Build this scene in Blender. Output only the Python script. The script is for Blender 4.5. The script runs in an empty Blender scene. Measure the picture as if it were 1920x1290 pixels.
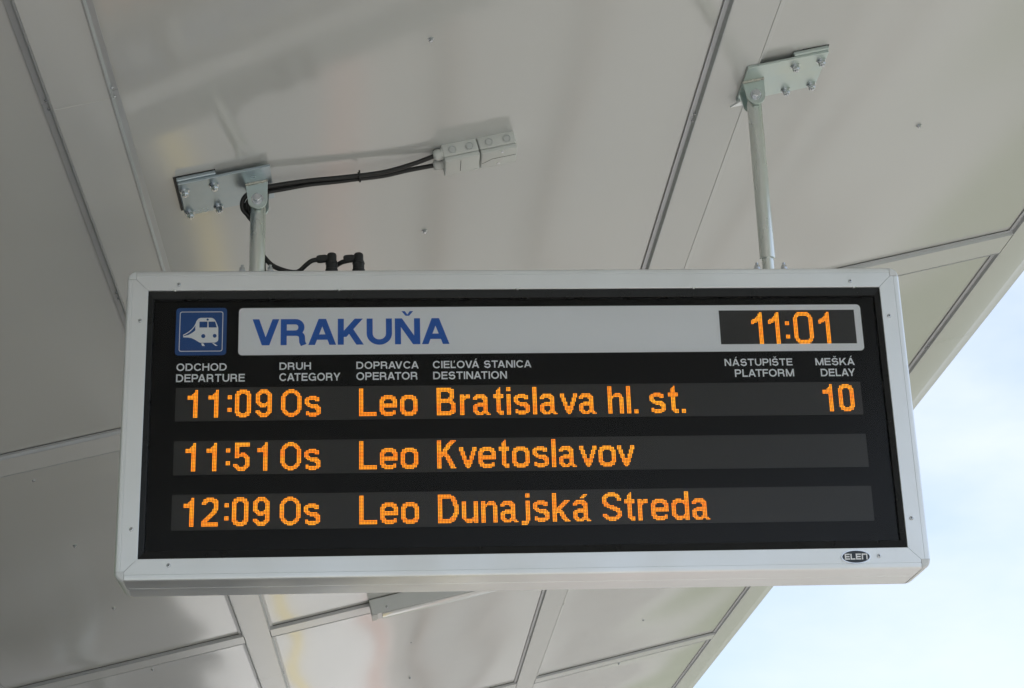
import bpy, bmesh, math, random
from math import sin, cos, pi, sqrt, radians
from mathutils import Vector, Matrix
random.seed(7)
S = bpy.context.scene
COL = S.collection

# ------------------------------------------------------------------ camera
ZO = 3.10                                   # centre of the board above the platform
cd = bpy.data.cameras.new('camera'); cam = bpy.data.objects.new('camera', cd); COL.objects.link(cam)
cd.sensor_fit = 'HORIZONTAL'; cd.sensor_width = 36.0; cd.lens = 36.0 * 3434.49 / 1920.0
cd.clip_start = 0.05; cd.clip_end = 2000
_R = ((0.99758056, -0.06216255, -0.03112618), (-0.00749266, 0.34898446, -0.93709856), (0.06911499, 0.93506453, 0.34767435))
_cx, _cy, _cz = (Vector(r) for r in _R)
cam.matrix_world = Matrix(((_cx.x, -_cy.x, -_cz.x, -0.365385), (_cx.y, -_cy.y, -_cz.y, -4.620333),
                           (_cx.z, -_cy.z, -_cz.z, -1.509386 + ZO), (0, 0, 0, 1)))
S.camera = cam
S.render.resolution_x = 1024; S.render.resolution_y = 688

# ------------------------------------------------------------------ light
SUN_AZ, SUN_EL = radians(62), radians(56)   # azimuth from +Y (away from the camera) towards +X
w = bpy.data.worlds.new('World'); S.world = w; w.use_nodes = True
nt = w.node_tree; nt.nodes.clear()
out = nt.nodes.new('ShaderNodeOutputWorld'); bg = nt.nodes.new('ShaderNodeBackground')
sky = nt.nodes.new('ShaderNodeTexSky'); sky.sky_type = 'NISHITA'; sky.sun_disc = False
sky.sun_elevation = SUN_EL; sky.sun_rotation = SUN_AZ; sky.air_density = 1.0; sky.dust_density = 1.2; sky.ozone_density = 1.0
tc = nt.nodes.new('ShaderNodeTexCoord')
nz = nt.nodes.new('ShaderNodeTexNoise'); nz.inputs['Scale'].default_value = 2.6; nz.inputs['Detail'].default_value = 6; nz.inputs['Roughness'].default_value = 0.55
mp = nt.nodes.new('ShaderNodeMapping'); mp.inputs['Scale'].default_value = (1, 1, 2.2)
cr = nt.nodes.new('ShaderNodeMapRange'); cr.inputs[1].default_value = 0.36; cr.inputs[2].default_value = 0.66; cr.inputs[3].default_value = 0.2; cr.inputs[4].default_value = 0.97
mx = nt.nodes.new('ShaderNodeMix'); mx.data_type = 'RGBA'; mx.inputs[7].default_value = (5.9, 6.35, 7.1, 1)
L = nt.links.new
L(tc.outputs['Generated'], mp.inputs['Vector']); L(mp.outputs[0], nz.inputs['Vector']); L(nz.outputs['Fac'], cr.inputs[0])
L(cr.outputs[0], mx.inputs[0]); L(sky.outputs[0], mx.inputs[6]); L(mx.outputs[2], bg.inputs['Color'])
bg.inputs['Strength'].default_value = 0.10
L(bg.outputs[0], out.inputs['Surface'])
sd = bpy.data.lights.new('sun', 'SUN'); sun = bpy.data.objects.new('sun', sd); COL.objects.link(sun)
sd.energy = 4.2; sd.angle = radians(0.5); sd.color = (1.0, 0.97, 0.93)
_d = Vector((sin(SUN_AZ) * cos(SUN_EL), cos(SUN_AZ) * cos(SUN_EL), sin(SUN_EL)))
sun.rotation_euler = _d.to_track_quat('Z', 'Y').to_euler(); sun.location = (8, 6, 14)
vs = S.view_settings; vs.view_transform = 'Standard'; vs.look = 'None'; vs.gamma = 1; vs.use_curve_mapping = False
vs.exposure = 0.74
LED_GAIN = 0.72

# ------------------------------------------------------------------ materials
def new_mat(name):
    m = bpy.data.materials.new(name); m.use_nodes = True
    return m, m.node_tree, m.node_tree.nodes['Principled BSDF']
def mat(name, c, c2=None, rough=0.5, metal=0.0, scale=8.0, rvar=0.0, bump=0.0, bscale=200.0, spec=0.5, coat=0.0, stretch=None):
    m, t, b = new_mat(name); N = t.nodes; K = t.links.new
    b.inputs['Base Color'].default_value = (*c, 1); b.inputs['Roughness'].default_value = rough
    b.inputs['Metallic'].default_value = metal; b.inputs['Specular IOR Level'].default_value = spec
    if coat: b.inputs['Coat Weight'].default_value = coat; b.inputs['Coat Roughness'].default_value = 0.06
    co = N.new('ShaderNodeTexCoord'); vec = co.outputs['Object']
    if stretch:
        mpn = N.new('ShaderNodeMapping'); mpn.inputs['Scale'].default_value = stretch; K(vec, mpn.inputs[0]); vec = mpn.outputs[0]
    if c2 or rvar:
        n = N.new('ShaderNodeTexNoise'); n.inputs['Scale'].default_value = scale; n.inputs['Detail'].default_value = 5; K(vec, n.inputs['Vector'])
        mr = N.new('ShaderNodeMapRange'); mr.inputs[1].default_value = 0.3; mr.inputs[2].default_value = 0.7; K(n.outputs['Fac'], mr.inputs[0])
        if c2:
            x = N.new('ShaderNodeMix'); x.data_type = 'RGBA'; x.inputs[6].default_value = (*c, 1); x.inputs[7].default_value = (*c2, 1)
            K(mr.outputs[0], x.inputs[0]); K(x.outputs[2], b.inputs['Base Color'])
        if rvar:
            r = N.new('ShaderNodeMapRange'); r.inputs[3].default_value = max(0.02, rough - rvar); r.inputs[4].default_value = rough + rvar
            K(mr.outputs[0], r.inputs[0]); K(r.outputs[0], b.inputs['Roughness'])
    if bump:
        n2 = N.new('ShaderNodeTexNoise'); n2.inputs['Scale'].default_value = bscale; n2.inputs['Detail'].default_value = 3; K(vec, n2.inputs['Vector'])
        bp = N.new('ShaderNodeBump'); bp.inputs['Strength'].default_value = bump; bp.inputs['Distance'].default_value = 0.002
        K(n2.outputs['Fac'], bp.inputs['Height']); K(bp.outputs[0], b.inputs['Normal'])
    return m

def panel_mat():
    m, t, b = new_mat('coated_panel'); N = t.nodes; K = t.links.new
    b.inputs['Specular IOR Level'].default_value = 0.95
    co = N.new('ShaderNodeTexCoord')
    n = N.new('ShaderNodeTexNoise'); n.inputs['Scale'].default_value = 1.3; n.inputs['Detail'].default_value = 4; K(co.outputs['Object'], n.inputs['Vector'])
    x = N.new('ShaderNodeMix'); x.data_type = 'RGBA'; x.inputs[6].default_value = (0.55, 0.565, 0.56, 1); x.inputs[7].default_value = (0.59, 0.605, 0.595, 1)
    K(n.outputs['Fac'], x.inputs[0])
    # small scuffs and dirt specks with a shape of their own
    n3 = N.new('ShaderNodeTexNoise'); n3.inputs['Scale'].default_value = 26; n3.inputs['Detail'].default_value = 6; n3.inputs['Roughness'].default_value = 0.7; K(co.outputs['Object'], n3.inputs['Vector'])
    n4 = N.new('ShaderNodeTexNoise'); n4.inputs['Scale'].default_value = 1.9; n4.inputs['Detail'].default_value = 2; K(co.outputs['Object'], n4.inputs['Vector'])
    a = N.new('ShaderNodeMapRange'); a.inputs[1].default_value = 0.70; a.inputs[2].default_value = 0.76; K(n3.outputs['Fac'], a.inputs[0])
    c = N.new('ShaderNodeMapRange'); c.inputs[1].default_value = 0.56; c.inputs[2].default_value = 0.68; K(n4.outputs['Fac'], c.inputs[0])
    mu = N.new('ShaderNodeMath'); mu.operation = 'MULTIPLY'; K(a.outputs[0], mu.inputs[0]); K(c.outputs[0], mu.inputs[1])
    mu2 = N.new('ShaderNodeMath'); mu2.operation = 'MULTIPLY'; K(mu.outputs[0], mu2.inputs[0]); mu2.inputs[1].default_value = 0.45
    y = N.new('ShaderNodeMix'); y.data_type = 'RGBA'; y.inputs[7].default_value = (0.22, 0.2, 0.18, 1)
    K(mu2.outputs[0], y.inputs[0]); K(x.outputs[2], y.inputs[6]); K(y.outputs[2], b.inputs['Base Color'])
    r = N.new('ShaderNodeMapRange'); r.inputs[3].default_value = 0.09; r.inputs[4].default_value = 0.16; K(n.outputs['Fac'], r.inputs[0]); K(r.outputs[0], b.inputs['Roughness'])
    return m

def glass_mat():
    m = bpy.data.materials.new('clear_glass'); m.use_nodes = True; t = m.node_tree; t.nodes.clear(); N = t.nodes; K = t.links.new
    o = N.new('ShaderNodeOutputMaterial'); tr = N.new('ShaderNodeBsdfTransparent'); gl = N.new('ShaderNodeBsdfGlossy')
    tr.inputs[0].default_value = (0.985, 0.99, 0.99, 1); gl.inputs['Roughness'].default_value = 0.22
    fr = N.new('ShaderNodeFresnel'); fr.inputs['IOR'].default_value = 1.26; x = N.new('ShaderNodeMixShader')
    K(fr.outputs[0], x.inputs[0]); K(tr.outputs[0], x.inputs[1]); K(gl.outputs[0], x.inputs[2]); K(x.outputs[0], o.inputs[0])
    return m

def led_mat():
    m = bpy.data.materials.new('amber_led'); m.use_nodes = True; t = m.node_tree; t.nodes.clear(); N = t.nodes; K = t.links.new
    o = N.new('ShaderNodeOutputMaterial'); e = N.new('ShaderNodeEmission')
    co = N.new('ShaderNodeTexCoord'); n = N.new('ShaderNodeTexNoise'); n.inputs['Scale'].default_value = 1.0; n.inputs['Detail'].default_value = 1.5
    mpn = N.new('ShaderNodeMapping'); mpn.inputs['Scale'].default_value = (1.3, 0.0, 34.0); K(co.outputs['Object'], mpn.inputs[0]); K(mpn.outputs[0], n.inputs['Vector'])
    cr_ = N.new('ShaderNodeMapRange'); cr_.inputs[1].default_value = 0.35; cr_.inputs[2].default_value = 0.68; K(n.outputs['Fac'], cr_.inputs[0])
    x = N.new('ShaderNodeMix'); x.data_type = 'RGBA'; x.inputs[6].default_value = (1.0, 0.23, 0.007, 1); x.inputs[7].default_value = (1.0, 0.40, 0.016, 1)
    K(cr_.outputs[0], x.inputs[0]); K(x.outputs[2], e.inputs[0]); e.inputs[1].default_value = LED_GAIN * 1.65
    K(e.outputs[0], o.inputs[0]); return m

def matrix_mat():
    # unlit LED matrix: rows of tiny dark lamp heads
    m, t, b = new_mat('led_matrix'); N = t.nodes; K = t.links.new
    co = N.new('ShaderNodeTexCoord'); v = N.new('ShaderNodeTexVoronoi'); v.inputs['Scale'].default_value = 1 / 0.0039; v.inputs['Randomness'].default_value = 0.0
    K(co.outputs['Object'], v.inputs['Vector'])
    mr = N.new('ShaderNodeMapRange'); mr.inputs[1].default_value = 0.25; mr.inputs[2].default_value = 0.5; mr.inputs[3].default_value = 0.075; mr.inputs[4].default_value = 0.03
    K(v.outputs['Distance'], mr.inputs[0])
    cmb = N.new('ShaderNodeMix'); cmb.data_type = 'RGBA'; cmb.inputs[6].default_value = (0.015, 0.0145, 0.0145, 1); cmb.inputs[7].default_value = (0.048, 0.043, 0.039, 1)
    m2 = N.new('ShaderNodeMapRange'); m2.inputs[1].default_value = 0.2; m2.inputs[2].default_value = 0.5; m2.inputs[3].default_value = 1; m2.inputs[4].default_value = 0
    K(v.outputs['Distance'], m2.inputs[0]); K(m2.outputs[0], cmb.inputs[0]); K(cmb.outputs[2], b.inputs['Base Color'])
    b.inputs['Roughness'].default_value = 0.55
    return m

M = dict(
    panel=panel_mat(), glass=glass_mat(), led=led_mat(), matrix=matrix_mat(),
    cover=mat('cover_metal', (0.57, 0.585, 0.585), (0.60, 0.615, 0.615), rough=0.24, scale=1.2, spec=0.7),
    trim=mat('trim_metal', (0.44, 0.46, 0.48), (0.48, 0.50, 0.52), rough=0.34, metal=0.3, scale=6),
    dark=mat('dark_void', (0.02, 0.02, 0.02), rough=0.9),
    deck=mat('roof_deck', (0.35, 0.35, 0.34), (0.42, 0.42, 0.41), rough=0.7, scale=2),
    alu=mat('silver_frame', (0.80, 0.83, 0.85), (0.83, 0.86, 0.88), rough=0.40, metal=0.8, scale=5, rvar=0.10, bump=0.03, bscale=700),
    cap=mat('corner_plastic', (0.70, 0.73, 0.75), (0.73, 0.76, 0.78), rough=0.3, scale=20),
    black=mat('black_panel', (0.003, 0.003, 0.0034), rough=0.6, spec=0.05),
    bezel=mat('black_bezel', (0.006, 0.0065, 0.007), (0.009, 0.010, 0.011), rough=0.30, rvar=0.04, scale=30, spec=0.3),
    white=mat('header_white', (0.86, 0.88, 0.92), (0.87, 0.89, 0.93), rough=0.5, scale=3),
    blue=mat('sign_blue', (0.001, 0.065, 0.27), (0.002, 0.075, 0.30), rough=0.45, scale=10),
    letterblue=mat('letter_blue', (0.002, 0.105, 0.50), rough=0.45),
    emblem=mat('emblem_white', (0.90, 0.92, 0.95), rough=0.5),
    grey=mat('heading_grey', (0.88, 0.91, 0.95), rough=0.5),
    zinc=mat('zinc_plate', (0.58, 0.67, 0.71), (0.66, 0.71, 0.68), rough=0.34, metal=0.85, scale=14, rvar=0.08, bump=0.03, bscale=300),
    zincblue=mat('zinc_blue', (0.34, 0.42, 0.48), (0.46, 0.53, 0.56), rough=0.33, metal=0.85, scale=9, rvar=0.08, bump=0.03, bscale=300),
    zincgreen=mat('zinc_green', (0.50, 0.60, 0.61), (0.60, 0.66, 0.62), rough=0.36, metal=0.8, scale=9, rvar=0.08, bump=0.03, bscale=300),
    zinc2=mat('zinc_tube', (0.72, 0.77, 0.77), (0.78, 0.80, 0.74), rough=0.28, metal=0.9, scale=6, rvar=0.06, stretch=(1, 1, 0.2)),
    bolt=mat('bolt_zinc', (0.55, 0.58, 0.62), (0.66, 0.68, 0.70), rough=0.25, metal=0.9, scale=60),
    weld=mat('weld_bead', (0.58, 0.58, 0.52), (0.42, 0.42, 0.38), rough=0.5, metal=0.4, scale=160, bump=0.5, bscale=160),
    rubber=mat('black_rubber', (0.012, 0.012, 0.013), (0.018, 0.018, 0.018), rough=0.5, scale=40),
    boxgrey=mat('box_plastic', (0.60, 0.625, 0.605), (0.64, 0.66, 0.64), rough=0.40, scale=12),
    block_leaf=mat('block_leaves', (0.035, 0.06, 0.022), (0.07, 0.10, 0.04), rough=0.8, scale=1.5),
    knock=mat('knockout_plastic', (0.55, 0.575, 0.57), rough=0.4),
    diffuser=mat('lamp_diffuser', (0.80, 0.81, 0.82), rough=0.08, spec=0.8, scale=30),
    lampbody=mat('lamp_body', (0.72, 0.74, 0.75), (0.76, 0.78, 0.79), rough=0.35, metal=0.1, scale=6),
    chrome=mat('badge_chrome', (0.7, 0.72, 0.74), rough=0.15, metal=1.0),
    navy=mat('badge_navy', (0.02, 0.028, 0.04), rough=0.25),
    paving=mat('platform_paving', (0.40, 0.395, 0.38), (0.48, 0.47, 0.45), rough=0.85, scale=0.6, bump=0.2, bscale=60),
    dimming_dark=mat('dimming_dark', (0.05, 0.05, 0.052), (0.075, 0.075, 0.075), rough=0.9, scale=4, bump=0.3, bscale=90),
    dimming_grey=mat('dimming_sheet_grey', (0.19, 0.19, 0.19), (0.25, 0.25, 0.245), rough=0.85, scale=2.5, bump=0.2, bscale=60),
    yellow=mat('yellow_line', (0.54, 0.43, 0.14), (0.48, 0.38, 0.13), rough=0.7, scale=9),
    redline=mat('red_strip', (0.40, 0.26, 0.22), (0.36, 0.24, 0.21), rough=0.8, scale=9),
    ballast=mat('ballast', (0.24, 0.235, 0.22), (0.32, 0.315, 0.295), rough=0.95, scale=25, bump=0.8, bscale=20),
    rust=mat('rail_steel', (0.20, 0.11, 0.07), (0.30, 0.18, 0.12), rough=0.6, metal=0.3, scale=20),
    sleeper=mat('concrete_sleeper', (0.36, 0.35, 0.33), (0.42, 0.41, 0.39), rough=0.9, scale=10),
    field=mat('dry_ground', (0.12, 0.13, 0.07), (0.09, 0.12, 0.05), rough=0.95, scale=0.15),
    column=mat('column_paint', (0.42, 0.43, 0.44), (0.46, 0.47, 0.48), rough=0.45, scale=4),
)

# ------------------------------------------------------------------ helpers
WM = {}                                       # object name -> world matrix of its thing
def empty(name, label, cat, mw=None, group=None, kind=None):
    o = bpy.data.objects.new(name, None); COL.objects.link(o); o.empty_display_size = 0.1
    mw = mw or Matrix.Identity(4); o.matrix_world = mw; WM[o.name] = mw.copy()
    if kind: o['kind'] = kind
    if label: o['label'] = label; o['category'] = cat
    if group: o['group'] = group
    return o
def T(x, y, z): return Matrix.Translation((x, y, z + ZO))

class MB:
    """Collects shapes (in board coordinates: z measured from the board centre, or any frame F) into one mesh."""
    def __init__(s): s.b = bmesh.new(); s.F = None
    def P(s, p):
        p = Vector(p)
        return s.F(p) if s.F else Vector((p.x, p.y, p.z + ZO))
    def v(s, p): return s.b.verts.new(s.P(p))
    def f(s, vv):
        try: return s.b.faces.new(vv)
        except ValueError: return None
    def box(s, x0, x1, y0, y1, z0, z1, bev=0.0, seg=2):
        c = [s.v((x, y, z)) for z in (z0, z1) for y in (y0, y1) for x in (x0, x1)]
        fs = [s.f([c[i] for i in q]) for q in ((0, 2, 3, 1), (4, 5, 7, 6), (0, 1, 5, 4), (2, 6, 7, 3), (0, 4, 6, 2), (1, 3, 7, 5))]
        if bev:
            es = list({e for f in fs for e in f.edges})
            bmesh.ops.bevel(s.b, geom=es, offset=bev, segments=seg, affect='EDGES', profile=0.5)
        return s
    def prism(s, pts, d0, d1, put=lambda a, b, d: (a, d, b), bev=0.0):
        A = [s.v(put(a, b, d0)) for a, b in pts]; B = [s.v(put(a, b, d1)) for a, b in pts]
        n = len(pts); fs = [s.f(A), s.f(B[::-1])]
        for i in range(n): fs.append(s.f((A[i], B[i], B[(i + 1) % n], A[(i + 1) % n])))
        if bev:
            es = [e for e in fs[0].edges]
            bmesh.ops.bevel(s.b, geom=es, offset=bev, segments=2, affect='EDGES', profile=0.5)
        return s
    def flat(s, pts, d, put=lambda a, b, d: (a, d, b)):
        s.f([s.v(put(a, b, d)) for a, b in pts]); return s
    def lathe(s, c, axis, prof, n=20, caps=True):
        c = Vector(c); ax = Vector(axis).normalized(); t = Vector((1, 0, 0)) if abs(ax.x) < 0.9 else Vector((0, 1, 0))
        e1 = ax.cross(t).normalized(); e2 = ax.cross(e1); rings = []
        for h, r in prof:
            rings.append([s.v(c + ax * h + (e1 * cos(2 * pi * i / n) + e2 * sin(2 * pi * i / n)) * r) for i in range(n)])
        for A, B in zip(rings, rings[1:]):
            for i in range(n): s.f((A[i], A[(i + 1) % n], B[(i + 1) % n], B[i]))
        if caps: s.f(rings[0][::-1]); s.f(rings[-1])
        return s
    def tube(s, pts, r, n=10, sub=5):
        P = [Vector(p) for p in pts]; Q = []
        for i in range(len(P) - 1):
            p0, p1, p2, p3 = P[max(i - 1, 0)], P[i], P[i + 1], P[min(i + 2, len(P) - 1)]
            for k in range(sub):
                t = k / sub
                Q.append(0.5 * ((2 * p1) + (p2 - p0) * t + (2 * p0 - 5 * p1 + 4 * p2 - p3) * t * t + (3 * p1 - p0 - 3 * p2 + p3) * t ** 3))
        Q.append(P[-1]); rings = []; up = None
        for i, q in enumerate(Q):
            d = (Q[min(i + 1, len(Q) - 1)] - Q[max(i - 1, 0)]).normalized()
            if up is None: up = d.orthogonal().normalized()
            up = (up - d * up.dot(d)).normalized(); e2 = d.cross(up)
            rings.append([s.v(q + (up * cos(2 * pi * k / n) + e2 * sin(2 * pi * k / n)) * r) for k in range(n)])
        for A, B in zip(rings, rings[1:]):
            for i in range(n): s.f((A[i], A[(i + 1) % n], B[(i + 1) % n], B[i]))
        s.f(rings[0][::-1]); s.f(rings[-1]); return s
    def build(s, name, m, parent=None, smooth=None, recalc=True):
        if recalc: bmesh.ops.recalc_face_normals(s.b, faces=s.b.faces)
        me = bpy.data.meshes.new(name); o = bpy.data.objects.new(name, me); COL.objects.link(o)
        if parent:
            root = parent
            mw = WM[parent.name]; WM[o.name] = mw
            s.b.transform(mw.inverted()); o.parent = parent
        if smooth is not None:
            for f in s.b.faces: f.smooth = True
            lim = radians(smooth)
            for e in s.b.edges:
                if len(e.link_faces) == 2 and e.calc_face_angle(0) > lim: e.smooth = False
        s.b.to_mesh(me); s.b.free()
        me.materials.append(m if not isinstance(m, str) else M[m])
        return o

def copy_part(o, parent, delta):
    """A copy of a part (sharing its mesh), moved by delta in the thing's own frame."""
    c = o.copy(); COL.objects.link(c); c.parent = parent; c.location = o.location + Vector(delta)
    WM[c.name] = WM[o.name]
    return c

# canopy frame: u across the slope, v along the strips, w up through the roof
CA, CB, CG, HN = 0.22755388, -0.01642874, 0.00969365, 0.89915
_U = Vector((1, 0, CA)).normalized(); _V = Vector((CG, 1, CA * CG + CB)).normalized(); _W = _U.cross(_V).normalized(); _V = _W.cross(_U)
CM = Matrix(((_U.x, _V.x, _W.x, 0), (_U.y, _V.y, _W.y, 0), (_U.z, _V.z, _W.z, HN + ZO), (0, 0, 0, 1)))
def canopy(p): return CM @ Vector(p)
def CMB():
    m = MB(); m.F = canopy; return m

# ------------------------------------------------------------------ ground
def structure(o): o['kind'] = 'structure'; return o
g = MB(); g.box(-300, 300, -300, 400, -ZO - 1.5, -ZO - 1.15); structure(g.build('ground', 'field'))
PX = 1.30
g = MB(); g.box(-7.5, PX, -40, 90, -ZO - 1.1, -ZO, 0.02); structure(g.build('platform', 'paving'))
g = MB(); g.box(-7.4, -1.35, -2.0, 90, -ZO + 0.0005, -ZO + 0.004); structure(g.build('dimming_sheet_left', 'dimming_dark'))  # unseen dark sheet added to darken reflections and bounce on the left
g = MB(); g.box(-1.349, PX - 0.04, -1.0, 15.5, -ZO + 0.0005, -ZO + 0.004); structure(g.build('dimming_sheet_right', 'dimming_grey'))  # unseen grey sheet added to cut ground bounce onto the board underside
g = MB(); g.box(-0.21, -0.05, -40, 90, -ZO + 0.0045, -ZO + 0.008); structure(g.build('safety_line', 'yellow'))
g = MB(); g.box(PX - 0.32, PX - 0.08, -40, 90, -ZO + 0.0045, -ZO + 0.008); structure(g.build('edge_strip', 'redline'))
g = MB(); g.box(PX + 0.05, PX + 9, -60, 140, -ZO - 1.14, -ZO - 0.82); structure(g.build('track_bed', 'ballast'))
for tx in (PX + 1.0, PX + 5.2):
    tr = empty('railway_track', ('rusty railway track beside the platform edge' if tx < 4 else 'rusty railway track farther from the platform edge'), 'railway track', T(tx, 0, -ZO - 0.82))
    for rx in (0, 1.435):
        g = MB(); g.box(tx + rx - 0.035, tx + rx + 0.035, -60, 140, -ZO - 0.68, -ZO - 0.64, 0.008)
        g.box(tx + rx - 0.01, tx + rx + 0.01, -60, 140, -ZO - 0.78, -ZO - 0.68); g.build('rail', 'rust', tr)
    g = MB()
    for k in range(-20, 80): g.box(tx - 0.5, tx + 1.93, k * 0.65 - 0.12, k * 0.65 + 0.12, -ZO - 0.90, -ZO - 0.775)
    sl = g.build('sleeper_row', 'sleeper', tr); sl['kind'] = 'stuff'

# unseen row of trees added on the far left to block the sky there
m = MB(); rr = random.Random(3); NX = 130
G = []
for j in range(15):
    row = []
    for i in range(NX + 1):
        a = pi * (0.02 + 0.96 * j / 14); yy = -60 + 190 * i / NX
        hh = 8.5 + 1.6 * sin(yy * 0.21) + 1.1 * sin(yy * 0.53 + 1) + rr.uniform(-0.6, 0.6); k = 1 + rr.uniform(-0.10, 0.10)
        row.append(m.v((-14.5 + 3.0 * cos(a) * k, yy + rr.uniform(-0.5, 0.5), -ZO - 1.3 + hh * sin(a) ** 0.6 * k)))
    G.append(row)
for j in range(14):
    for i in range(NX): m.f((G[j][i], G[j][i + 1], G[j + 1][i + 1], G[j + 1][i]))
for _ in range(9000):
    i = rr.randrange(NX); j = rr.randrange(15); p = G[j][i].co - Vector((0, 0, ZO)); d = Vector((rr.uniform(-1, 1), rr.uniform(-1, 1), rr.uniform(-0.6, 0.8))) * 0.45
    e1 = Vector((rr.uniform(-1, 1), rr.uniform(-1, 1), rr.uniform(-1, 1))).normalized() * 0.35; e2 = e1.orthogonal().normalized() * 0.2
    q = p + d; m.f([m.v(q - e1), m.v(q + e2), m.v(q + e1), m.v(q - e2)])
h = m.build('sky_block_trees', 'block_leaf', None, recalc=False); h['kind'] = 'stuff'

# ------------------------------------------------------------------ canopy
L1, L2, R1, R2, E1, ED, LV = -1.2242, -1.0439, 0.5606, 0.7404, 2.1226, 2.3704, -2.50
C0, CP, CW = 1.807, 3.6214, 0.215
TW, TD = 0.016, 0.016                       # trim width and drop of the strips below the panels
cn = empty('station_canopy', 'sloping light grey platform canopy with panelled underside and lowered metal strips', 'canopy', CM)
rows = range(-1, 5)
def vspan(k): return C0 + CP * (k - 1) + CW, C0 + CP * k
VMIN, VMAX = vspan(-1)[0], vspan(4)[1]
def dents(seed):
    r = random.Random(seed); q = []
    for _ in range(16):
        q.append((r.uniform(-1, 1), r.uniform(-1, 1), r.uniform(0, 2 * pi), r.uniform(0.0005, 0.0012)))
    return q
def panel(u0, u1, v0, v1, seed):
    m = CMB(); nu, nv = 24, 54; q = dents(seed); G = []
    for j in range(nv + 1):
        row = []
        for i in range(nu + 1):
            a, b = i / nu, j / nv; u = u0 + (u1 - u0) * a; v = v0 + (v1 - v0) * b
            edge = min(1, 6 * min(a, 1 - a)) * min(1, 14 * min(b, 1 - b))
            h = sum(amp * sin(fx * 6.5 * u + fy * 4.2 * v + ph) for fx, fy, ph, amp in q) * edge
            row.append(m.v((u, v, h)))
        G.append(row)
    for j in range(nv):
        for i in range(nu): m.f((G[j][i], G[j + 1][i], G[j + 1][i + 1], G[j][i + 1]))
    # folded edges
    ring = [(u0, v0), (u1, v0), (u1, v1), (u0, v1)]
    lo = [G[0][0], G[0][nu], G[nv][nu], G[nv][0]]; hi = [m.v((a, b, 0.0032)) for a, b in ring]
    bord = [G[0], [G[j][nu] for j in range(nv + 1)], G[nv][::-1], [G[j][0] for j in range(nv, -1, -1)]]
    for k in range(4):
        a, b = hi[k], hi[(k + 1) % 4]
        m.f(list(bord[k]) + [b, a])
    return m.build('ceiling_panel', 'panel', cn, smooth=30, recalc=True)
def screw_head(m, u, v, w, r=0.006):
    m.lathe((u, v, w + 0.002), (0, 0, -1), [(0, r * 1.55), (0.003, r * 1.55), (0.0031, r), (0.0085, r), (0.0095, r * 0.8)], 6)
cells = [(LV, L1), (L2, R1), (R2, E1)]
GAP = -0.0055
for ci, (u0, u1) in enumerate(cells):
    for k in rows:
        v0, v1 = vspan(k)
        p = panel(u0 + GAP, u1 - GAP, v0 + GAP, v1 - GAP, 100 + ci * 17 + k)
        m = CMB(); q = 0.0012
        for (a, b, c, d) in ((u0 - 0.0058, u1 + 0.0058, v0 - 0.0058, v0 - q), (u0 - 0.0058, u1 + 0.0058, v1 + q, v1 + 0.0058), *([] if ci == 2 else [(u0 - 0.0058, u0 - q, v0 - q + 0.0003, v1 + q - 0.0003)]), (u1 + q, u1 + 0.0058, v0 - q + 0.0003, v1 + q - 0.0003)):
            m.box(a, b, c, d, -0.0034, -0.0004)
        m.build('gap_shade_strip', 'dark', cn)  # black filler that paints the shade inside the gap round the panel
        if not (0 <= k <= 3): continue
        if ci == 0: us = [-2.323, -1.749]
        elif ci == 1: us = [-0.248]
        else: us = [1.416]
        for u in us:
            for j, dv in enumerate((-2.40, -1.16, 0.0)):
                v = v0 + 2.225 + dv + 1.155 * 0 + random.uniform(-0.01, 0.01)
                if j == 0: v = v0 + 0.06 + 0.0
                vv = {0: v1 - 3.27, 1: v1 - 2.31, 2: v1 - 1.155}[j]
                m = CMB(); screw_head(m, u, vv + random.uniform(-0.006, 0.006), 0.0); m.build('screw', 'bolt', p, smooth=40)
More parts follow.
